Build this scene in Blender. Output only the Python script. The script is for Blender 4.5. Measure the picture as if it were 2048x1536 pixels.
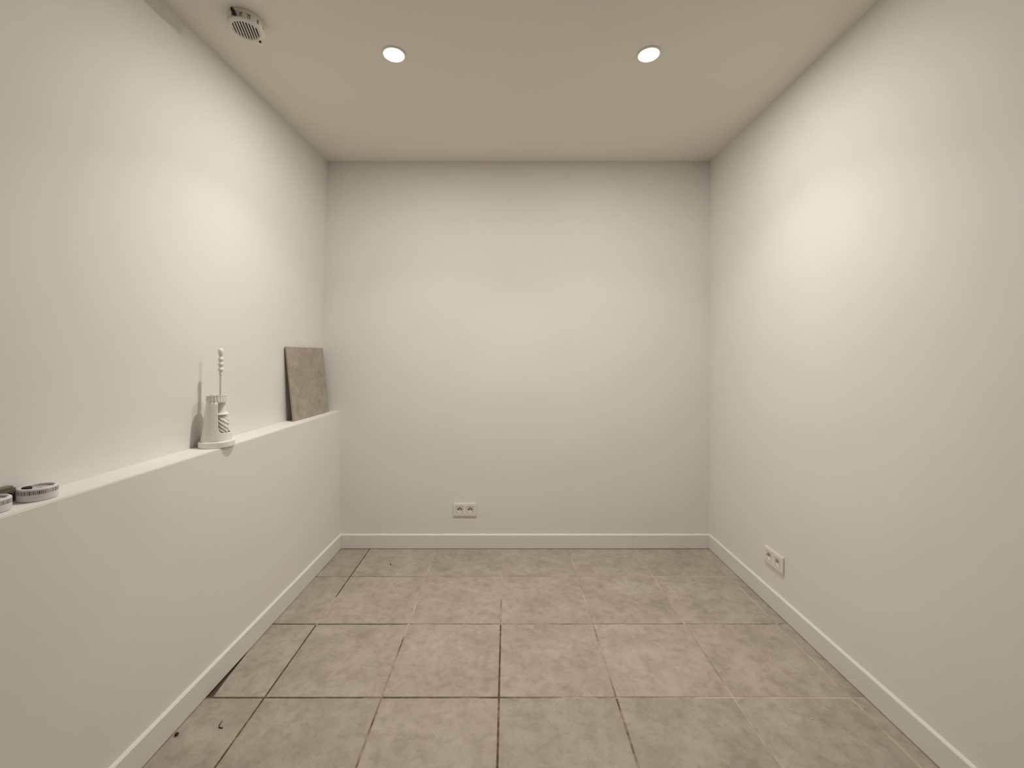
import bpy, bmesh, math, random
from mathutils import Vector, Matrix
random.seed(7)
PI = math.pi
S = bpy.context.scene
COL = S.collection
for o in list(bpy.data.objects):
    bpy.data.objects.remove(o, do_unlink=True)

# ------------------------------------------------------------------ camera, world, exposure
F, VX, VY, H = 857.0, 1014.0, 711.0, 1.312       # focal length (px of 2048), vanishing point, eye height
cam = bpy.data.cameras.new('camera')
cam.sensor_fit = 'HORIZONTAL'
cam.sensor_width = 36.0
cam.lens = 36.0 * F / 2048.0
cam.shift_x = (1024 - VX) / 2048.0
cam.shift_y = -(768 - VY) / 2048.0
cam.clip_start = 0.02
camo = bpy.data.objects.new('camera', cam)
camo.location = (0, 0, H)
camo.rotation_euler = (PI / 2, 0, 0)
COL.objects.link(camo)
S.camera = camo

w = bpy.data.worlds.new('world')
S.world = w
w.use_nodes = True
w.node_tree.nodes['Background'].inputs['Color'].default_value = (0.05, 0.048, 0.045, 1)
w.node_tree.nodes['Background'].inputs['Strength'].default_value = 0.2
S.view_settings.view_transform = 'Standard'
S.view_settings.look = 'None'
S.view_settings.gamma = 1
S.view_settings.use_curve_mapping = False
S.view_settings.exposure = 0.0

LAMP_W = [1.02, 1.02, 0.10, 0.10]
LAMP_COL = (1.0, 0.964, 0.905)
LAMP_PARTS = [(4.2, math.radians(112)), (9.0, math.radians(180))]   # watts and spread of the beam and of the wide glow
# downlights (x, y): first two in view, last two unseen, added to balance light
LAMPS = [(-0.496, 1.88), (0.622, 1.88), (-0.496, -1.4), (0.622, -1.4)]

# ------------------------------------------------------------------ room measures
YB = 2.917                                       # end wall
YF = -3.3                                        # wall behind the camera
ZC = 2.633                                       # ceiling
ZL = 0.935                                       # ledge
XR = 1.381                                       # right wall
def xr(y): return XR + 0.003 * (YB - y)
def xf(y): return -1.137 - 0.022 * (YB - y)      # face of the half-height wall
def xu(y, z):                                    # face of the wall above the ledge (slightly out of true, as hand plastered)
    K = [(-9, -1.330), (1.24, -1.289), (2.0, -1.279), (2.45, -1.274), (YB, -1.256)]
    for (y0, x0), (y1, x1) in zip(K, K[1:]):
        if y <= y1 + 1e-6: break
    lo = x0 + (x1 - x0) * (y - y0) / (y1 - y0)
    t = max(0.0, (z - 1.45) / (ZC - 1.45))
    return (1 - t) * lo + t * (-1.222 - 0.046 * (YB - max(y, 0.6)))

# ------------------------------------------------------------------ materials
def mat(name, base=(0.8, 0.8, 0.8), rough=0.6, spec=0.3, metal=0.0):
    m = bpy.data.materials.new(name)
    m.use_nodes = True
    b = m.node_tree.nodes['Principled BSDF']
    b.inputs['Base Color'].default_value = (*base, 1)
    b.inputs['Roughness'].default_value = rough
    b.inputs['Specular IOR Level'].default_value = spec
    b.inputs['Metallic'].default_value = metal
    return m, m.node_tree.nodes, m.node_tree.links, b

def ramp(n, stops):
    r = n.new('ShaderNodeValToRGB')
    els = r.color_ramp.elements
    while len(els) < len(stops): els.new(0.5)
    for e, (p, c) in zip(els, stops):
        e.position = p
        e.color = (*c, 1)
    return r

def noise(n, l, vec, scale, detail=4, rough=0.55, dist=0.0):
    t = n.new('ShaderNodeTexNoise')
    t.inputs['Scale'].default_value = scale
    t.inputs['Detail'].default_value = detail
    t.inputs['Roughness'].default_value = rough
    t.inputs['Distortion'].default_value = dist
    if vec is not None: l.new(vec, t.inputs['Vector'])
    return t

def paint(name, base, rough=0.75, bump=0.06, var=0.015, scale=160):
    m, n, l, b = mat(name, base, rough, 0.2)
    tc = n.new('ShaderNodeTexCoord')
    nz = noise(n, l, tc.outputs['Object'], 2.2, 5)
    r = ramp(n, [(0.3, tuple(c * (1 - var) for c in base)), (0.7, tuple(min(1, c * (1 + var)) for c in base))])
    l.new(nz.outputs['Fac'], r.inputs['Fac'])
    l.new(r.outputs['Color'], b.inputs['Base Color'])
    n2 = noise(n, l, tc.outputs['Object'], scale, 3)
    bp = n.new('ShaderNodeBump')
    bp.inputs['Strength'].default_value = bump
    bp.inputs['Distance'].default_value = 0.002
    l.new(n2.outputs['Fac'], bp.inputs['Height'])
    l.new(bp.outputs['Normal'], b.inputs['Normal'])
    return m

WALL = (0.836, 0.811, 0.767)
M_wall = paint('wall_paint', WALL)
M_ceil = paint('ceiling_paint', (0.87, 0.83, 0.76))
M_base = paint('baseboard_paint', (0.80, 0.785, 0.735), 0.5, 0.02, 0.006)
M_rear = paint('rear_wall_darkened', (0.30, 0.28, 0.25))  # unseen rear wall, colour set dark to cut fill near the camera
M_caulk = paint('caulk', (0.82, 0.79, 0.73), 0.6, 0.03, 0.01)
M_plastic, *_ = mat('white_plastic', (0.82, 0.80, 0.74), 0.4, 0.45)
M_socket, *_ = mat('socket_plastic', (0.84, 0.80, 0.74), 0.35, 0.45)
M_socket_in, *_ = mat('socket_recess_plastic', (0.78, 0.74, 0.67), 0.4, 0.4)
M_dark, *_ = mat('dark_hole', (0.02, 0.016, 0.012), 0.7, 0.2)
M_black, *_ = mat('black_plastic', (0.012, 0.010, 0.009), 0.5, 0.3)
M_brushwhite, *_ = mat('brush_plastic', (0.88, 0.86, 0.81), 0.38, 0.45)
M_bristle = paint('bristle', (0.88, 0.85, 0.78), 0.8, 0.3, 0.05, 300)
M_metal, *_ = mat('pin_metal', (0.55, 0.53, 0.48), 0.35, 0.5, 0.9)
M_vent = paint('vent_plastic', (0.78, 0.745, 0.67), 0.5, 0.02, 0.02)
M_greybox = paint('grey_card', (0.16, 0.145, 0.12), 0.6, 0.05, 0.1)
M_olive = paint('olive_card', (0.24, 0.22, 0.16), 0.6, 0.05, 0.1)
M_crumb, *_ = mat('crumb_brown', (0.06, 0.045, 0.03), 0.8, 0.1)
M_rolltop = paint('roll_top', (0.55, 0.53, 0.52), 0.35, 0.02, 0.05)

def tile_mat(name, k=1.0):
    m, n, l, b = mat(name, (0.4, 0.35, 0.29), 0.55, 0.3)
    tc = n.new('ShaderNodeTexCoord')
    oi = n.new('ShaderNodeObjectInfo')
    mul = n.new('ShaderNodeMath'); mul.operation = 'MULTIPLY'; mul.inputs[1].default_value = 37.0
    l.new(oi.outputs['Random'], mul.inputs[0])
    cmb = n.new('ShaderNodeCombineXYZ')
    l.new(mul.outputs[0], cmb.inputs['X']); l.new(mul.outputs[0], cmb.inputs['Z'])
    add = n.new('ShaderNodeVectorMath'); add.operation = 'ADD'
    l.new(tc.outputs['Object'], add.inputs[0]); l.new(cmb.outputs[0], add.inputs[1])
    v = add.outputs[0]
    n1 = noise(n, l, v, 6.5, 7, 0.62, 0.25)
    n2 = noise(n, l, v, 26, 6, 0.65, 0.5)
    n3 = noise(n, l, v, 240, 3, 0.6)
    A = tuple(c * k for c in (0.365, 0.312, 0.257))
    B = tuple(c * k for c in (0.415, 0.358, 0.298))
    C = tuple(c * k for c in (0.465, 0.408, 0.345))
    r1 = ramp(n, [(0.32, A), (0.5, B), (0.68, C)])
    l.new(n1.outputs['Fac'], r1.inputs['Fac'])
    r2 = ramp(n, [(0.36, (0.87, 0.86, 0.84)), (0.5, (1, 1, 1)), (0.66, (1.08, 1.08, 1.09))])
    l.new(n2.outputs['Fac'], r2.inputs['Fac'])
    mx = n.new('ShaderNodeMixRGB'); mx.blend_type = 'MULTIPLY'; mx.inputs['Fac'].default_value = 0.9
    l.new(r1.outputs['Color'], mx.inputs['Color1']); l.new(r2.outputs['Color'], mx.inputs['Color2'])
    r3 = ramp(n, [(0.3, (0.93, 0.93, 0.93)), (0.7, (1.06, 1.06, 1.06))])
    l.new(n3.outputs['Fac'], r3.inputs['Fac'])
    mx2 = n.new('ShaderNodeMixRGB'); mx2.blend_type = 'MULTIPLY'; mx2.inputs['Fac'].default_value = 0.8
    l.new(mx.outputs['Color'], mx2.inputs['Color1']); l.new(r3.outputs['Color'], mx2.inputs['Color2'])
    # sparse dark scuffs
    mp = n.new('ShaderNodeMapping'); mp.inputs['Scale'].default_value = (34, 16, 20)
    l.new(v, mp.inputs['Vector'])
    n4 = noise(n, l, mp.outputs[0], 1.0, 3, 0.5, 1.2)
    r4 = ramp(n, [(0.70, (0, 0, 0)), (0.78, (1, 1, 1))])
    l.new(n4.outputs['Fac'], r4.inputs['Fac'])
    mx3 = n.new('ShaderNodeMixRGB'); mx3.inputs['Color2'].default_value = (0.25 * k, 0.19 * k, 0.14 * k, 1)
    mulf = n.new('ShaderNodeMath'); mulf.operation = 'MULTIPLY'; mulf.inputs[1].default_value = 0.55
    l.new(r4.outputs['Color'], mulf.inputs[0]); l.new(mulf.outputs[0], mx3.inputs['Fac'])
    l.new(mx2.outputs['Color'], mx3.inputs['Color1'])
    # slight tone difference tile to tile
    hv = n.new('ShaderNodeHueSaturation')
    mr = n.new('ShaderNodeMapRange'); mr.inputs['To Min'].default_value = 0.95; mr.inputs['To Max'].default_value = 1.05
    l.new(oi.outputs['Random'], mr.inputs['Value']); l.new(mr.outputs[0], hv.inputs['Value'])
    l.new(mx3.outputs['Color'], hv.inputs['Color'])
    l.new(hv.outputs['Color'], b.inputs['Base Color'])
    bp = n.new('ShaderNodeBump'); bp.inputs['Strength'].default_value = 0.12; bp.inputs['Distance'].default_value = 0.002
    l.new(n2.outputs['Fac'], bp.inputs['Height']); l.new(bp.outputs['Normal'], b.inputs['Normal'])
    return m
M_tile = tile_mat('floor_tile_stoneware')
M_spare = tile_mat('spare_tile_stoneware', 0.97)
M_tile_edge, *_ = mat('tile_edge', (0.33, 0.27, 0.20), 0.8, 0.2)

def grout_mat():
    m, n, l, b = mat('grout', (0.3, 0.25, 0.2), 0.9, 0.1)
    a = n.new('ShaderNodeAttribute'); a.attribute_name = 'dirt'
    tc = n.new('ShaderNodeTexCoord')
    nz = noise(n, l, tc.outputs['Object'], 60, 4)
    mr = n.new('ShaderNodeMapRange'); mr.inputs['To Min'].default_value = -0.3; mr.inputs['To Max'].default_value = 0.3
    l.new(nz.outputs['Fac'], mr.inputs['Value'])
    ad = n.new('ShaderNodeMath'); ad.operation = 'ADD'
    l.new(a.outputs['Fac'], ad.inputs[0]); l.new(mr.outputs[0], ad.inputs[1])
    r = ramp(n, [(0.1, (0.54, 0.47, 0.385)), (0.45, (0.40, 0.33, 0.255)), (0.85, (0.165, 0.118, 0.072)), (1.0, (0.105, 0.07, 0.04))])
    l.new(ad.outputs[0], r.inputs['Fac'])
    l.new(r.outputs['Color'], b.inputs['Base Color'])
    return m
M_grout = grout_mat()
M_slab, *_ = mat('screed', (0.12, 0.09, 0.06), 0.9, 0.1)

def emit(name, c, s):
    m, n, l, b = mat(name, (0.9, 0.9, 0.9))
    b.inputs['Emission Color'].default_value = (*c, 1)
    b.inputs['Emission Strength'].default_value = s
    return m
M_lamp = emit('lamp_lens', (1.0, 0.96, 0.88), 9.0)

def print_mat():
    """white band with a row of small dark printed characters round its upper half"""
    m, n, l, b = mat('printed_band', (0.66, 0.64, 0.64), 0.4, 0.35)
    tc = n.new('ShaderNodeTexCoord')
    sp = n.new('ShaderNodeSeparateXYZ'); l.new(tc.outputs['Object'], sp.inputs[0])
    at = n.new('ShaderNodeMath'); at.operation = 'ARCTAN2'
    l.new(sp.outputs['Y'], at.inputs[0]); l.new(sp.outputs['X'], at.inputs[1])
    sc = n.new('ShaderNodeMath'); sc.operation = 'MULTIPLY'; sc.inputs[1].default_value = 11.0
    l.new(at.outputs[0], sc.inputs[0])
    fr = n.new('ShaderNodeMath'); fr.operation = 'FRACT'; l.new(sc.outputs[0], fr.inputs[0])
    fl = n.new('ShaderNodeMath'); fl.operation = 'FLOOR'; l.new(sc.outputs[0], fl.inputs[0])
    wn = n.new('ShaderNodeTexWhiteNoise'); wn.noise_dimensions = '1D'; l.new(fl.outputs[0], wn.inputs['W'])
    g = n.new('ShaderNodeMath'); g.operation = 'GREATER_THAN'; g.inputs[1].default_value = 0.26
    l.new(fr.outputs[0], g.inputs[0])
    z0 = n.new('ShaderNodeMath'); z0.operation = 'GREATER_THAN'; z0.inputs[1].default_value = 0.0185
    z1 = n.new('ShaderNodeMath'); z1.operation = 'LESS_THAN'; z1.inputs[1].default_value = 0.0285
    l.new(sp.outputs['Z'], z0.inputs[0]); l.new(sp.outputs['Z'], z1.inputs[0])
    cm = n.new('ShaderNodeCombineXYZ')
    s2 = n.new('ShaderNodeMath'); s2.operation = 'MULTIPLY'; s2.inputs[1].default_value = 40.0
    l.new(at.outputs[0], s2.inputs[0])
    s3 = n.new('ShaderNodeMath'); s3.operation = 'MULTIPLY'; s3.inputs[1].default_value = 420.0
    l.new(sp.outputs['Z'], s3.inputs[0])
    l.new(s2.outputs[0], cm.inputs['X']); l.new(s3.outputs[0], cm.inputs['Y'])
    nz = noise(n, l, cm.outputs[0], 1.0, 1)
    gg = n.new('ShaderNodeMath'); gg.operation = 'GREATER_THAN'; gg.inputs[1].default_value = 0.30
    l.new(nz.outputs['Fac'], gg.inputs[0])
    p = g.outputs[0]
    for q in (z0.outputs[0], z1.outputs[0], gg.outputs[0]):
        mm = n.new('ShaderNodeMath'); mm.operation = 'MULTIPLY'; l.new(p, mm.inputs[0]); l.new(q, mm.inputs[1]); p = mm.outputs[0]
    mr = n.new('ShaderNodeMapRange'); mr.inputs['To Min'].default_value = 0.45; mr.inputs['To Max'].default_value = 1.0
    l.new(wn.outputs['Value'], mr.inputs['Value'])
    mf = n.new('ShaderNodeMath'); mf.operation = 'MULTIPLY'; l.new(p, mf.inputs[0]); l.new(mr.outputs[0], mf.inputs[1])
    mx = n.new('ShaderNodeMixRGB'); mx.inputs['Color1'].default_value = (0.74, 0.71, 0.71, 1); mx.inputs['Color2'].default_value = (0.035, 0.03, 0.03, 1)
    l.new(mf.outputs[0], mx.inputs['Fac']); l.new(mx.outputs['Color'], b.inputs['Base Color'])
    return m
M_print = print_mat()

# ------------------------------------------------------------------ helpers
def obj(name, bm, m, parent=None, smooth=False, recalc=True):
    if recalc: bmesh.ops.recalc_face_normals(bm, faces=bm.faces[:])
    me = bpy.data.meshes.new(name)
    bm.to_mesh(me); bm.free()
    if smooth:
        for p in me.polygons: p.use_smooth = True
    o = bpy.data.objects.new(name, me)
    for x in (m if isinstance(m, (list, tuple)) else [m]): me.materials.append(x)
    COL.objects.link(o)
    if parent is not None: o.parent = parent
    return o

def autosmooth(o, ang=35):
    me = o.data
    for p in me.polygons: p.use_smooth = True
    me.set_sharp_from_angle(angle=math.radians(ang))
    return o

def thing(name, label, cat, loc=(0, 0, 0), rot=(0, 0, 0), group=None):
    o = bpy.data.objects.new(name, None)
    COL.objects.link(o)
    o.empty_display_size = 0.05
    o.location = loc; o.rotation_euler = rot
    tag(o, label, cat, group)
    return o

def tag(o, label, cat, group=None):
    o['label'] = label; o['category'] = cat
    if group: o['group'] = group
    return o

def struct(o):
    o['kind'] = 'structure'
    return o

def hexa(bm, p):                                  # eight corners: bottom four then top four, same winding
    v = [bm.verts.new(q) for q in p]
    for f in ((0, 1, 2, 3), (4, 5, 6, 7), (0, 1, 5, 4), (1, 2, 6, 5), (2, 3, 7, 6), (3, 0, 4, 7)):
        bm.faces.new([v[i] for i in f])
    return v

def box(bm, x0, x1, y0, y1, z0, z1):
    return hexa(bm, [(x0, y0, z0), (x1, y0, z0), (x1, y1, z0), (x0, y1, z0),
                     (x0, y0, z1), (x1, y0, z1), (x1, y1, z1), (x0, y1, z1)])

def bevel(bm, w, seg=2, ang=40):
    bmesh.ops.recalc_face_normals(bm, faces=bm.faces[:])
    es = [e for e in bm.edges if len(e.link_faces) == 2 and e.calc_face_angle(0) > math.radians(ang)]
    bmesh.ops.bevel(bm, geom=es, offset=w, segments=seg, profile=0.6, affect='EDGES', clamp_overlap=True)

def prism(bm, pts, z0, z1):
    a = [bm.verts.new((x, y, z0)) for x, y in pts]
    b = [bm.verts.new((x, y, z1)) for x, y in pts]
    n = len(pts)
    bm.faces.new(a[::-1]); bm.faces.new(b)
    for i in range(n):
        bm.faces.new((a[i], a[(i + 1) % n], b[(i + 1) % n], b[i]))

def lathe(bm, prof, n=48, close=False):           # prof: (r, z) list, r == 0 makes a pole
    rings = []
    for r, z in prof:
        if r < 1e-6: rings.append([bm.verts.new((0, 0, z))])
        else: rings.append([bm.verts.new((r * math.cos(2 * PI * k / n), r * math.sin(2 * PI * k / n), z)) for k in range(n)])
    prs = list(zip(rings, rings[1:]))
    if close: prs.append((rings[-1], rings[0]))
    for a, b in prs:
        for k in range(n):
            k2 = (k + 1) % n
            if len(a) == 1 and len(b) == 1: continue
            if len(a) == 1: bm.faces.new((a[0], b[k], b[k2]))
            elif len(b) == 1: bm.faces.new((a[k], a[k2], b[0]))
            else: bm.faces.new((a[k], a[k2], b[k2], b[k]))

# ------------------------------------------------------------------ room shell
T = 0.12
bm = bmesh.new()
box(bm, -1.75, 1.65, YB, YB + T, -0.1, ZC + T)
struct(obj('wall_back', bm, M_wall))
bm = bmesh.new()
box(bm, -1.75, 1.65, YF - T, YF, -0.1, ZC + T)
struct(obj('wall_front', bm, M_rear))
bm = bmesh.new()
hexa(bm, [(xr(YF), YF, -0.1), (1.6, YF, -0.1), (1.6, YB, -0.1), (xr(YB), YB, -0.1),
          (xr(YF) + 0.006, YF, ZC + T), (1.6, YF, ZC + T), (1.6, YB, ZC + T), (xr(YB), YB, ZC + T)])
struct(obj('wall_right', bm, M_wall))
# wall above the ledge
bm = bmesh.new()
NY, NZ = 40, 12
g = []
for i in range(NY + 1):
    y = YF + (YB - YF) * i / NY
    g.append([bm.verts.new((xu(y, ZL + (ZC + 0.02 - ZL) * j / NZ), y, ZL + (ZC + 0.02 - ZL) * j / NZ)) for j in range(NZ + 1)])
for i in range(NY):
    for j in range(NZ):
        bm.faces.new((g[i][j], g[i + 1][j], g[i + 1][j + 1], g[i][j + 1]))
geo = bmesh.ops.extrude_face_region(bm, geom=bm.faces[:])
for v in geo['geom']:
    if isinstance(v, bmesh.types.BMVert): v.co.x = -1.7
struct(obj('wall_left', bm, M_wall))
# half-height wall that makes the ledge
bm = bmesh.new()
hexa(bm, [(-1.7, YF, -0.1), (xf(YF), YF, -0.1), (xf(YB), YB, -0.1), (-1.7, YB, -0.1),
          (-1.7, YF, ZL), (xf(YF), YF, ZL), (xf(YB), YB, ZL), (-1.7, YB, ZL)])
bmesh.ops.recalc_face_normals(bm, faces=bm.faces[:])
es = [e for e in bm.edges if all(abs(v.co.z - ZL) < 1e-5 and v.co.x > -1.5 for v in e.verts)]
bmesh.ops.bevel(bm, geom=es, offset=0.003, segments=2, affect='EDGES')
struct(obj('wall_ledge', bm, M_wall))
bm = bmesh.new()
box(bm, -1.75, 1.65, YF - 0.05, YB + 0.05, ZC, ZC + T)
struct(obj('ceiling', bm, M_ceil))

# ------------------------------------------------------------------ floor: screed, tiles, grout
bm = bmesh.new()
box(bm, -1.7, 1.6, YF - 0.05, YB + 0.05, -0.1, -0.009)
floor = struct(obj('floor', bm, M_slab))
P = 0.45; G = 0.007
JX = [-0.031 + P * k for k in range(-2, 4)]        # joints running away from the camera
JY = [1.644 + P * k for k in range(-8, 3)]         # joints across
xs = [None] + JX + [None]
ys = [YF] + [y for y in JY if y > YF + 0.05] + [YB]
rnd = random.Random(3)
tile_mesh = None
for i in range(len(xs) - 1):
    for j in range(len(ys) - 1):
        y0 = ys[j] + (G / 2 if j else 0.003)
        y1 = ys[j + 1] - (G / 2 if j < len(ys) - 2 else 0.003)
        zt = rnd.uniform(-0.0004, 0.0004)
        cx = cy = 0
        if xs[i] is None:
            x1 = xs[1] - G / 2
            pts = [(xf(y0) + 0.004, y0), (x1, y0), (x1, y1), (xf(y1) + 0.004, y1)]
            if abs(ys[j] - 1.644) < 0.01:          # badly cut tile, leaving a tapering gap at the skirting
                pts = [(xf(y0) + 0.035, y0), (x1, y0), (x1, y1), (xf(y1) + 0.004, y1), (xf(1.93) + 0.008, 1.93), (xf(1.80) + 0.019, 1.80), (xf(1.74) + 0.024, 1.74)]
        elif xs[i + 1] is None:
            x0 = xs[i] + G / 2
            pts = [(x0, y0), (xr(y0) - 0.003, y0), (xr(y1) - 0.003, y1), (x0, y1)]
        else:
            pts = [(xs[i] + G / 2, y0), (xs[i + 1] - G / 2, y0), (xs[i + 1] - G / 2, y1), (xs[i] + G / 2, y1)]
        cx = sum(p[0] for p in pts) / len(pts); cy = sum(p[1] for p in pts) / len(pts)
        full = len(pts) == 4 and abs((pts[1][0] - pts[0][0]) - (P - G)) < 1e-4 and abs((y1 - y0) - (P - G)) < 1e-4 and xs[i] is not None and xs[i + 1] is not None
        if full and tile_mesh is not None:
            o = bpy.data.objects.new('tile', tile_mesh); COL.objects.link(o); o.parent = floor
        else:
            bm = bmesh.new()
            prism(bm, [(p[0] - cx, p[1] - cy) for p in pts], -0.009, 0.0)
            bmesh.ops.recalc_face_normals(bm, faces=bm.faces[:])
            es = [e for e in bm.edges if all(abs(v.co.z) < 1e-6 for v in e.verts)]
            bmesh.ops.bevel(bm, geom=es, offset=0.0012, segments=1, affect='EDGES')
            o = obj('tile', bm, M_tile, floor)
            if full: tile_mesh = o.data
        o.location = (cx, cy, zt)

# grout lines: how dark each stretch of joint is (0 light .. 1 dark brown), as the photo shows it
def dirt_across(y, x):
    if abs(y - 1.644) < 0.02:
        return 0.95 if x < -0.55 else (0.8 if x < 0.0 else (0.7 if x < 0.14 else (0.5 if x < 0.72 else 0.12)))
    if abs(y - 2.094) < 0.02:
        return 0.95 if x < -0.5 else (0.62 if x < 0.0 else 0.55)
    if abs(y - 2.544) < 0.02:
        return 0.72 if x < -0.52 else (0.38 if x < 0.8 else 0.2)
    return 0.8 if x < 0 else 0.4
def dirt_along(x, y):
    k = round((x - JX[0]) / P)
    if k == 0: return 0.95 if (y < 2.1 or y > 2.33) else 0.22
    if k == 1: return 0.62 if y < 2.0 else 0.25
    if k == 2: return 0.9 if y < 2.1 else (0.45 if y < 2.3 else 0.3)
    if k == 3: return 0.66 if y < 1.75 else (0.42 if y < 2.2 else 0.3)
    if k == 4: return 0.3 if y < 1.7 else (0.45 if y < 2.1 else 0.2)
    return 0.2
bm = bmesh.new()
lay = bm.verts.layers.float.new('dirt')
def strip(ax, c, a0, a1, fn):
    n = max(4, int((a1 - a0) / 0.018))
    prev = None
    for q in range(n + 1):
        s = a0 + (a1 - a0) * q / n
        d = fn(c, s) + random.uniform(-0.1, 0.1)
        d += 0.16 * math.sin(s * 9.0 + c * 13) * math.sin(s * 23 + c * 5)
        z = -0.0026 + 0.0018 * max(0, min(1, 1 - d)) + (0.00012 if ax else 0)
        hw = G / 2 + 0.0012
        wob = random.uniform(-0.0003, 0.0003)
        pr = [(c - hw, s, z), (c + wob, s, z - 0.0002), (c + hw, s, z)] if ax == 0 else [(s, c - hw, z), (s, c + wob, z - 0.0002), (s, c + hw, z)]
        vs = [bm.verts.new(p) for p in pr]
        for v in vs: v[lay] = max(0, min(1, d))
        if prev:
            for e in range(2): bm.faces.new((prev[e], prev[e + 1], vs[e + 1], vs[e]))
        prev = vs
for x in JX: strip(0, x, YF + 0.01, YB - 0.004, lambda c, s: dirt_along(c, s))
for y in ys[1:-1]: strip(1, y, xf(y) + 0.005, xr(y) - 0.005, lambda c, s: dirt_across(c, s))
gr = obj('grout', bm, M_grout, floor)
gr['kind'] = 'stuff'

# ------------------------------------------------------------------ baseboards
BH, BT, B0 = 0.094, 0.012, 0.0036
def board(name, a, b, nrm, parent, m=M_base):
    """a skirting board from a to b (floor points on the wall face), nrm pointing into the room"""
    bm = bmesh.new()
    d = Vector((b[0] - a[0], b[1] - a[1], 0)); L = d.length; d.normalize()
    n = Vector((nrm[0], nrm[1], 0)).normalized()
    prof = [(0, B0), (BT, B0), (BT, BH - 0.002), (BT - 0.002, BH), (0, BH)]
    A = [bm.verts.new(Vector((a[0], a[1], 0)) + n * u + Vector((0, 0, z))) for u, z in prof]
    B = [bm.verts.new(Vector((b[0], b[1], 0)) + n * u + Vector((0, 0, z))) for u, z in prof]
    bm.faces.new(A[::-1]); bm.faces.new(B)
    for i in range(5): bm.faces.new((A[i], A[(i + 1) % 5], B[(i + 1) % 5], B[i]))
    return obj(name, bm, m, parent)
def caulk(name, a, b, nrm, parent):
    bm = bmesh.new()
    n = Vector((nrm[0], nrm[1], 0)).normalized()
    N = 60
    prev = None
    for q in range(N + 1):
        t = q / N
        p = Vector((a[0] + (b[0] - a[0]) * t, a[1] + (b[1] - a[1]) * t, 0))
        k = 0.0045 + 0.0012 * math.sin(q * 1.7) * math.sin(q * 0.6 + 1) + random.uniform(-0.0004, 0.0004)
        vs = [bm.verts.new(p + Vector((0, 0, BH + k)) + n * 0.0002), bm.verts.new(p + n * (k * 0.8) + Vector((0, 0, BH + k * 0.45))), bm.verts.new(p + n * (k * 1.8) + Vector((0, 0, BH + 0.0002)))]
        if prev:
            for e in range(2): bm.faces.new((prev[e], prev[e + 1], vs[e + 1], vs[e]))
        prev = vs
    return obj(name, bm, M_caulk, parent, smooth=True)
def base_root(name):
    o = bpy.data.objects.new(name, None); COL.objects.link(o); o.empty_display_size = 0.05
    return struct(o)
br = base_root('baseboard_back')
XJ = (1266 - VX) / F * 2.905
board('board', (xf(YB) + BT + 0.0005, YB), (XJ - 0.0004, YB), (0, -1), br)
board('board', (XJ + 0.0004, YB), (xr(YB) - BT - 0.0005, YB), (0, -1), br)
caulk('caulk', (xf(YB), YB), (xr(YB), YB), (0, -1), br)
br = base_root('baseboard_left')
board('board', (xf(YF), YF), (xf(YB), YB), (1, 0.022), br)
caulk('caulk', (xf(YF), YF), (xf(YB), YB), (1, 0.022), br)
br = base_root('baseboard_right')
board('board', (xr(YF), YF), (xr(YB), YB), (-1, 0.003), br)
caulk('caulk', (xr(YF), YF), (xr(YB), YB), (-1, 0.003), br)

# ------------------------------------------------------------------ downlights
def downlight(x, y, label, group, watts):
    t = thing('downlight', label, 'ceiling light', (x, y, ZC), group=group)
    bm = bmesh.new()
    lathe(bm, [(0.044, -0.0005), (0.053, -0.0005), (0.0535, -0.002), (0.0515, -0.0038), (0.047, -0.0044), (0.0445, -0.0036), (0.044, -0.0025)], 48, True)
    autosmooth(obj('trim_ring', bm, M_plastic, t))
    bm = bmesh.new()
    lathe(bm, [(0.0438, -0.0008), (0.0438, -0.003), (0.034, -0.0052), (0.018, -0.0066), (0.0, -0.007)], 48)
    autosmooth(obj('lens', bm, M_lamp, t))
    for q, (pw, sp) in enumerate(LAMP_PARTS):
        L = bpy.data.lights.new('downlight_beam', 'AREA')
        L.shape = 'DISK'; L.size = 0.075
        L.energy = pw * watts; L.color = LAMP_COL; L.spread = sp
        lo = bpy.data.objects.new('downlight_beam', L)
        COL.objects.link(lo); lo.parent = t; lo.location = (0, 0, -0.0085 - 0.0006 * q)
    return t
for k, (x, y) in enumerate(LAMPS):
    lab = ['round recessed ceiling downlight, lit, on the left beside the round vent',
           'round recessed ceiling downlight, lit, on the right away from the vent'][k] if k < 2 else \
          ['added fill light, unseen behind the camera, on the ledge side', 'added fill light, unseen behind the camera, on the side of the wall without a ledge'][k - 2]
    downlight(x, y, lab, 'recessed downlights in view' if k < 2 else 'added fill lights behind the camera', LAMP_W[k])

# ------------------------------------------------------------------ round ceiling vent
vt = thing('ceiling_vent', 'round white ceiling vent with a slatted grille and a black clip on its side', 'vent', (-1.027, 1.686, ZC), (0, 0, math.radians(16.7)))
ZG = -0.040
R = 0.064
bm = bmesh.new()                                   # grille ring
lathe(bm, [(0.0475, ZG - 0.001), (0.050, ZG - 0.004), (0.058, ZG - 0.003), (R, ZG + 0.001), (R, ZG + 0.005), (0.060, ZG + 0.008), (0.0475, ZG + 0.006)], 64, True)
autosmooth(obj('grille_ring', bm, M_vent, vt))
bm = bmesh.new()                                   # dark inside
lathe(bm, [(0.0, ZG + 0.020), (0.0472, ZG + 0.020), (0.0472, ZG + 0.022), (0.0, ZG + 0.022)], 48)
obj('duct', bm, M_dark, vt)
NS = 10
for k in range(NS):
    u = (k - (NS - 1) / 2) * 0.0099
    hl = math.sqrt(max(0, 0.0485 ** 2 - u * u))
    if hl < 0.008: continue
    bm = bmesh.new()
    box(bm, u - 0.0021, u + 0.0021, -hl, hl, ZG - 0.0022, ZG + 0.005)
    bevel(bm, 0.0007, 1)
    obj('slat', bm, M_vent, vt)
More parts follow.
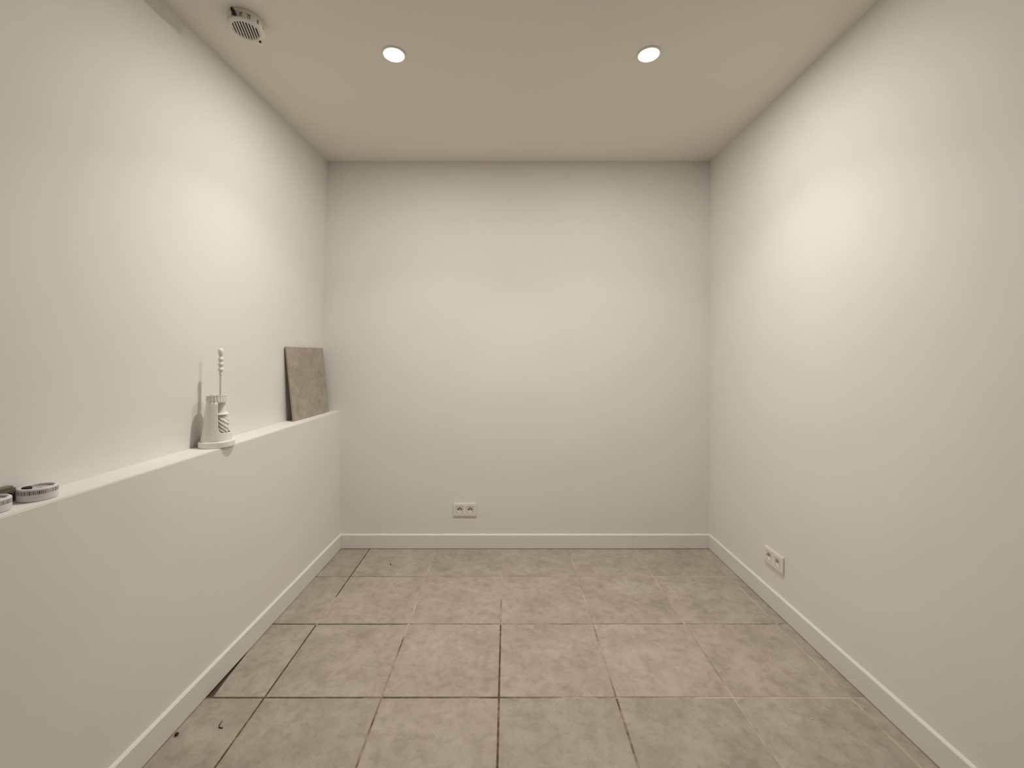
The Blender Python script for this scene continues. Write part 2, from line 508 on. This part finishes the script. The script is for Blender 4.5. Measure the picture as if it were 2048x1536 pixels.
# collar with openings, made of an upper ring, a lower ring and posts
bm = bmesh.new()
lathe(bm, [(0.056, -0.0005), (0.0625, -0.0005), (0.0625, -0.012), (0.060, -0.014), (0.056, -0.014)], 64, True)
autosmooth(obj('collar', bm, M_vent, vt))
bm = bmesh.new()
lathe(bm, [(0.0525, -0.003), (0.0535, -0.003), (0.0535, ZG + 0.0075), (0.0525, ZG + 0.0075)], 64, True)
autosmooth(obj('inner_sleeve', bm, M_vent, vt))
for k in range(12):
    a = 2 * PI * (k + 0.35) / 12
    hw = 0.20 if k % 3 else 0.12
    bm = bmesh.new()
    pts = [(r * math.cos(a + s), r * math.sin(a + s)) for r, ss in ((0.0545, (-hw, 0, hw)), (0.0605, (hw, 0, -hw))) for s in ss]
    prism(bm, pts, ZG + 0.007, -0.0135)
    obj('post', bm, M_vent, vt)
def local(dx, dy):                                 # a world offset from the vent into its turned frame
    a = -math.radians(16.7)
    return (dx * math.cos(a) - dy * math.sin(a), dx * math.sin(a) + dy * math.cos(a))
bm = bmesh.new()                                   # black clip down the side towards the camera
c = Vector((*local(-0.015, -0.0625), 0)); n_ = c.normalized(); tn = Vector((-n_.y, n_.x, 0))
prev = None
for s, hw in ((-0.001, 0.0025), (-0.006, 0.0055), (-0.016, 0.0075), (-0.020, 0.0055), (-0.024, 0.0078), (-0.030, 0.0078), (-0.034, 0.004)):
    cc = n_ * 0.0635 + tn * (0.006 + (s + 0.02) * -0.5) + Vector((0, 0, s))
    ring = [bm.verts.new(cc + tn * hw * e1 + n_ * 0.002 * e2) for e1, e2 in ((-1, -1), (1, -1), (1, 1), (-1, 1))]
    if prev:
        for e in range(4): bm.faces.new((prev[e], prev[(e + 1) % 4], ring[(e + 1) % 4], ring[e]))
    else: bm.faces.new(ring)
    prev = ring
bm.faces.new(prev[::-1])
obj('clip', bm, M_black, vt)['label'] = 'black clip'
bm = bmesh.new()                                   # small dark knob at the far edge of the grille
bmesh.ops.create_uvsphere(bm, u_segments=12, v_segments=8, radius=0.0050)
kx, ky = local(0.0225, 0.060)
bmesh.ops.translate(bm, verts=bm.verts[:], vec=(kx * 0.98, ky * 0.98, ZG - 0.0035))
obj('knob', bm, M_crumb, vt, smooth=True)['label'] = 'small dark knob'

# ------------------------------------------------------------------ double sockets
def socket(label, loc, rotz, group):
    """built facing -Y, plate in the XZ plane"""
    t = thing('double_socket', label, 'socket', loc, (0, 0, rotz), group)
    W, Hh, D = 0.0775, 0.0425, 0.0085
    # frame plate with two square openings
    bm = bmesh.new()
    q = 0.0225
    cx = 0.0355
    xsn = [-W, -cx - q, -cx + q, cx - q, cx + q, W]
    zsn = [-Hh, -q, q, Hh]
    vf = {}; vb = {}
    for a, x in enumerate(xsn):
        for b, z in enumerate(zsn):
            vf[a, b] = bm.verts.new((x, -D, z)); vb[a, b] = bm.verts.new((x, 0, z))
    hole = {(1, 1), (3, 1)}
    for a in range(5):
        for b in range(3):
            if (a, b) in hole:
                idx = [(a, b), (a + 1, b), (a + 1, b + 1), (a, b + 1)]
                for e in range(4):
                    i0, i1 = idx[e], idx[(e + 1) % 4]
                    bm.faces.new((vf[i0], vf[i1], vb[i1], vb[i0]))
                continue
            bm.faces.new((vf[a, b], vf[a + 1, b], vf[a + 1, b + 1], vf[a, b + 1]))
            bm.faces.new((vb[a, b], vb[a, b + 1], vb[a + 1, b + 1], vb[a + 1, b]))
    for a in range(5):
        for b in (0, 3): bm.faces.new((vf[a, b], vb[a, b], vb[a + 1, b], vf[a + 1, b]))
    for b in range(3):
        for a in (0, 5): bm.faces.new((vf[a, b], vf[a, b + 1], vb[a, b + 1], vb[a, b]))
    bevel(bm, 0.0018, 2)
    autosmooth(obj('frame', bm, M_socket, t))
    for s in (-1, 1):
        # insert: square face with a round recess
        bm = bmesh.new()
        N = 40
        o_, i_, f_ = [], [], []
        rr = 0.0175
        for k in range(N):
            a = 2 * PI * (k + 0.5) / N
            cs, sn = math.cos(a), math.sin(a)
            m_ = max(abs(cs), abs(sn))
            o_.append(bm.verts.new((s * cx + 0.0218 * cs / m_, -D + 0.0005, 0.0218 * sn / m_)))
            i_.append(bm.verts.new((s * cx + rr * cs, -D + 0.0005, rr * sn)))
            f_.append(bm.verts.new((s * cx + rr * 0.96 * cs, -D + 0.0078, rr * 0.96 * sn)))
        for k in range(N):
            k2 = (k + 1) % N
            bm.faces.new((o_[k], o_[k2], i_[k2], i_[k]))
            bm.faces.new((i_[k], i_[k2], f_[k2], f_[k]))
        bm.faces.new(f_)
        ins = autosmooth(obj('insert', bm, M_socket_in, t))
        for e in (-1, 1):
            bm = bmesh.new()
            bmesh.ops.create_cone(bm, cap_ends=True, segments=14, radius1=0.0036, radius2=0.0036, depth=0.0012, matrix=Matrix.Translation((s * cx + e * 0.0095, -D + 0.0075, 0.001)) @ Matrix.Rotation(PI / 2, 4, 'X'))
            obj('hole', bm, M_dark, ins)
        bm = bmesh.new()
        bmesh.ops.create_cone(bm, cap_ends=True, segments=12, radius1=0.0026, radius2=0.0021, depth=0.0068, matrix=Matrix.Translation((s * cx, -D + 0.0042, 0.0075)) @ Matrix.Rotation(PI / 2, 4, 'X'))
        obj('earth_pin', bm, M_metal, ins)
    return t
socket('white double power socket low on the end wall above the skirting board', ((930 - VX) / F * YB, YB - 0.0002, 0.264), 0, 'double sockets')
socket('white double power socket low on the right wall', (xr(2.215) - 0.0002, 2.215, 0.258), -PI / 2, 'double sockets')

# ------------------------------------------------------------------ spare tile leaning on the wall
TW, TH, TT = 0.442, 0.428, 0.0095
lean = math.radians(6.0)
yaw = math.atan2(0.020, 0.442)
# local frame: X along the tile (away from the camera), Y thickness towards the room, Z up
ex = Vector((math.sin(yaw), math.cos(yaw), 0)); ey = Vector((math.cos(yaw), -math.sin(yaw), 0)); ez = Vector((0, 0, 1))
up = ez * math.cos(lean) - ey * math.sin(lean)
nr = ey * math.cos(lean) + ez * math.sin(lean)
bl = Vector((-1.2145, 2.441, ZL + 0.0004))         # lower near corner of the face
lo_ = bl - nr * TT; lift = max(0, ZL + 0.0004 - lo_.z)
rm = Matrix((( ex.x, nr.x, up.x, 0), (ex.y, nr.y, up.y, 0), (ex.z, nr.z, up.z, 0), (0, 0, 0, 1)))
bm = bmesh.new()
box(bm, 0, TW, -TT, 0, 0, TH)
bevel(bm, 0.0012, 1)
for f in bm.faces: f.material_index = 0
st = obj('spare_tile', bm, [M_spare, M_tile_edge])
for p in st.data.polygons:
    if p.normal.y < 0.5: p.material_index = 1
st.matrix_world = Matrix.Translation(bl + Vector((0, 0, lift))) @ rm
tag(st, 'grey brown spare floor tile leaning against the wall at the far end of the ledge', 'tile')

# ------------------------------------------------------------------ toilet brush in its holder
tb = thing('toilet_brush', 'white plastic toilet brush standing in a tapered open-sided holder on the ledge', 'toilet brush', (-1.209, 1.785, ZL), (0, 0, math.radians(17)))
bm = bmesh.new()                                   # flange
lathe(bm, [(0, 0.0005), (0.062, 0.0005), (0.0645, 0.002), (0.0640, 0.022), (0.0615, 0.0245), (0.056, 0.025), (0.054, 0.024), (0.0, 0.020)], 64)
autosmooth(obj('base', bm, M_brushwhite, tb))
NB = 144
ZT = 0.186
def rb(z): return 0.0565 - (0.0565 - 0.0335) * ((z - 0.022) / (0.21 - 0.022)) ** 0.9 if z > 0.022 else 0.0565
OPEN, RC = 66.0, 18.0
def top_of(a):                                     # a in degrees from the opening's middle
    a = abs(a)
    if a >= OPEN: return ZT
    if a <= OPEN - RC: return 0.058
    q = (a - (OPEN - RC)) / RC
    return 0.058 + 0.020 * (1 - math.sqrt(max(0, 1 - q * q)))
bm = bmesh.new()
NL = 14
colsv = []
for k in range(NB):
    a = -180 + 360 * k / NB
    tz = top_of(a)
    colsv.append((a, tz, [bm.verts.new((rb(z) * math.cos(math.radians(a)), rb(z) * math.sin(math.radians(a)), z)) for z in [0.022 + (tz - 0.022) * j / NL for j in range(NL + 1)]]))
for k in range(NB):
    A, B = colsv[k], colsv[(k + 1) % NB]
    if abs(A[1] - B[1]) > 0.05:                    # the upright edge of the opening
        hi, lo2 = (A, B) if A[1] > B[1] else (B, A)
        # stitch only the lower part with the lower column; a triangle fan keeps the edge clean
        m_ = [v for v in hi[2] if v.co.z <= lo2[1] + 0.012]
        for j in range(len(m_) - 1):
            j0 = int(j * NL / (len(m_) - 1)); j1 = int((j + 1) * NL / (len(m_) - 1))
            ring = [m_[j], m_[j + 1]] + [lo2[2][q] for q in range(j1, j0 - 1, -1)]
            bm.faces.new(ring)
        continue
    for j in range(NL):
        bm.faces.new((A[2][j], B[2][j], B[2][j + 1], A[2][j + 1]))
body = obj('holder', bm, M_brushwhite, tb)
autosmooth(body, 50)
sm = body.modifiers.new('wall', 'SOLIDIFY'); sm.thickness = 0.0032; sm.offset = -1
bm = bmesh.new()                                   # collar at the top
r0, r1 = rb(ZT), rb(0.208)
lathe(bm, [(r0 - 0.0032, ZT - 0.002), (r0 + 0.0002, ZT - 0.002), (r1 + 0.0004, 0.208), (r1 + 0.0018, 0.210), (r1 + 0.0018, 0.2125), (r1 - 0.001, 0.2135), (r1 - 0.0032, 0.212)], 64, True)
colr = autosmooth(obj('collar', bm, M_brushwhite, tb))
for k in range(22):                                # raised ribs below the rim
    a = 2 * PI * k / 22
    bm = bmesh.new()
    for z0, z1 in ((0.190, 0.2095),):
        ra, rb_ = rb(z0) - 0.001, rb(z1) - 0.001
        hw = 0.0028
        ca, sa = math.cos(a), math.sin(a)
        P8 = []
        for (rr, z) in ((ra, z0), (rb_, z1)):
            for (dr, dt) in ((0, -hw), (0.0032, -hw * 0.6), (0.0032, hw * 0.6), (0, hw)):
                d = rr + dr
                P8.append((d * ca - dt * sa, d * sa + dt * ca, z))
        hexa(bm, P8)
    obj('rib', bm, M_brushwhite, colr)
# the brush: handle with beads, rod, neck, head
hx, hy = 0.0125, 0.007
bm = bmesh.new()
lathe(bm, [(0, 0.120), (0.0055, 0.120), (0.0050, 0.30), (0, 0.30)], 24)
bmesh.ops.translate(bm, verts=bm.verts[:], vec=(hx, hy, 0))
rod = autosmooth(obj('rod', bm, M_brushwhite, tb))
def bead(name, z, r, hz):
    bm = bmesh.new()
    bmesh.ops.create_uvsphere(bm, u_segments=24, v_segments=14, radius=1)
    bmesh.ops.scale(bm, verts=bm.verts[:], vec=(r, r, hz))
    bmesh.ops.translate(bm, verts=bm.verts[:], vec=(hx, hy, z))
    return obj(name, bm, M_brushwhite, rod, smooth=True)
for z in (0.318, 0.340, 0.361): bead('bead', z, 0.0102, 0.0115)
bm = bmesh.new()
lathe(bm, [(0, 0.295), (0.0070, 0.295), (0.0064, 0.375), (0.0085, 0.380), (0.0105, 0.390), (0.0105, 0.398), (0.0085, 0.404), (0.004, 0.4065), (0, 0.407)], 28)
bmesh.ops.translate(bm, verts=bm.verts[:], vec=(hx, hy, 0))
autosmooth(obj('grip', bm, M_brushwhite, rod), 60)
bm = bmesh.new()                                   # splash guard below the rim
lathe(bm, [(0, 0.128), (0.026, 0.128), (0.028, 0.131), (0.026, 0.136), (0.0205, 0.138), (0.0180, 0.145), (0.0172, 0.19), (0, 0.195)], 36)
bmesh.ops.translate(bm, verts=bm.verts[:], vec=(hx, hy, 0))
autosmooth(obj('neck', bm, M_bristle, tb), 50)
bm = bmesh.new()                                   # bristle head: bundles of bristles wound in a loose spiral
NA, NZH = 72, 48
rg = []
for j in range(NZH + 1):
    t = j / NZH
    z = 0.034 + 0.094 * t
    env = 0.0285 * (1 - 0.30 * abs(2 * t - 1) ** 3)
    row = []
    for k in range(NA):
        a = 2 * PI * k / NA
        wv = math.sin(7 * a + t * 34 + 0.9 * math.sin(3 * a + t * 7))
        rr = env * (0.95 + 0.05 * wv) + 0.0007 * math.sin(19 * a + 40 * t) + random.uniform(-0.0004, 0.0004)
        row.append(bm.verts.new((rr * math.cos(a) + hx, rr * math.sin(a) + hy, z + 0.0015 * math.sin(3 * a))))
    rg.append(row)
for j in range(NZH):
    for k in range(NA):
        bm.faces.new((rg[j][k], rg[j][(k + 1) % NA], rg[j + 1][(k + 1) % NA], rg[j + 1][k]))
bm.faces.new(rg[0][::-1]); bm.faces.new(rg[-1])
hd = obj('bristles', bm, M_bristle, tb, smooth=True)
hd['kind'] = 'stuff'

# ------------------------------------------------------------------ two flat rolls and a small box on the near end of the ledge
def roll(label, x, y, rz, knob, group):
    t = thing('tape_roll', label, 'roll', (x, y, ZL), (0, 0, rz), group)
    RO, RI, HH = 0.0382, 0.0305, 0.0335
    bm = bmesh.new()
    lathe(bm, [(RI, 0.0005), (RO - 0.0025, 0.0005), (RO - 0.0012, 0.0015), (RO, 0.004), (RO, HH - 0.004), (RO - 0.0010, HH - 0.0012), (RO - 0.003, HH), (RI + 0.001, HH), (RI, HH - 0.001)], 72, True)
    autosmooth(obj('band', bm, M_print, t), 40)
    bm = bmesh.new()
    lathe(bm, [(0, HH - 0.0065), (0.008, HH - 0.0065), (0.009, HH - 0.005), (0.021, HH - 0.005), (0.022, HH - 0.0065), (RI - 0.0002, HH - 0.0065), (RI - 0.0002, 0.002), (0, 0.002)], 48)
    core = autosmooth(obj('core', bm, M_rolltop, t))
    if knob:
        bm = bmesh.new()
        lathe(bm, [(0, -0.0005), (0.0095, -0.0005), (0.0105, 0.003), (0.0085, 0.0068), (0, 0.0075)], 24)
        bmesh.ops.translate(bm, verts=bm.verts[:], vec=(-0.0125, -0.0155, HH - 0.0050))
        autosmooth(obj('cap', bm, M_black, core))['label'] = 'black cap'
    return t
roll('flat white roll with dark printed marks and a black cap, on the ledge', -1.237, 1.130, 0.0, True, 'printed rolls on the ledge')
roll('flat white roll with printed marks cut off by the left edge of the photo', -1.246, 1.029, 0.9, False, 'printed rolls on the ledge')
bx = thing('small_box', 'small dark grey box with olive lid between the two white rolls on the ledge', 'box', (-1.298, 1.085, ZL), (0, 0, 0))
bm = bmesh.new(); box(bm, -0.024, 0.024, -0.023, 0.027, 0.0005, 0.036); bevel(bm, 0.0015, 2)
autosmooth(obj('body', bm, M_greybox, bx))
bm = bmesh.new(); box(bm, -0.0252, 0.0250, -0.0242, 0.0205, 0.0362, 0.0425); bevel(bm, 0.0015, 2)
autosmooth(obj('lid', bm, M_olive, bx))['label'] = 'olive lid'
bm = bmesh.new()
bmesh.ops.create_cone(bm, cap_ends=True, segments=20, radius1=0.0055, radius2=0.005, depth=0.002, matrix=Matrix.Translation((0.0248, 0.012, 0.020)) @ Matrix.Rotation(PI / 2, 4, 'Y'))
obj('button', bm, M_black, bx)['label'] = 'black button'

# ------------------------------------------------------------------ crumbs on the floor
def floor_pt(px, py):
    y = H * F / (py - VY)
    return ((px - VX) / F * y, y)
def crumb(label, px, py, r, m, name='crumb'):
    x, y = floor_pt(px, py)
    bm = bmesh.new()
    bmesh.ops.create_icosphere(bm, subdivisions=2, radius=r)
    for v in bm.verts: v.co *= random.uniform(0.75, 1.15)
    for v in bm.verts: v.co.z *= 0.7
    o = obj(name, bm, m)
    zmin = min(v.co.z for v in o.data.vertices)
    o.location = (x, y, 0.0006 - zmin)
    return tag(o, label, 'crumb')
crumb('tiny dark crumb on a floor tile of the far row, near the end wall', 781, 1130, 0.0045, M_crumb)
crumb('tiny white plaster speck on a floor tile near the right wall', 1624, 1438, 0.0026, M_caulk, 'plaster_speck')
x, y = floor_pt(351, 1471)
o = crumb('dark lump of dirt against the left skirting board', 353, 1471, 0.0065, M_black, 'dirt_lump')
x, y = floor_pt(443, 1452)
bm = bmesh.new()
pl = [(-0.010, 0.030), (-0.009, 0.014), (-0.004, 0.003), (0.004, 0.0), (0.012, 0.001)]
prev = None
for k, (a, b_) in enumerate(pl):
    rr = 0.0017 if 0 < k < len(pl) - 1 else 0.0009
    q0 = Vector(pl[max(0, k - 1)]); q1 = Vector(pl[min(len(pl) - 1, k + 1)])
    d = (q1 - q0).normalized(); nn = Vector((-d.y, d.x))
    ring = [bm.verts.new((a + nn.x * rr * math.cos(t), b_ + nn.y * rr * math.cos(t), rr * math.sin(t))) for t in [2 * PI * s / 6 for s in range(6)]]
    if prev:
        for e in range(6): bm.faces.new((prev[e], prev[(e + 1) % 6], ring[(e + 1) % 6], ring[e]))
    else: bm.faces.new(ring)
    prev = ring
bm.faces.new(prev[::-1])
o = obj('bent_fibre', bm, M_crumb, smooth=True)
o.location = (x, y - 0.01, 0.0022)
tag(o, 'small bent brown fibre lying on a floor tile near the left wall', 'fibre')
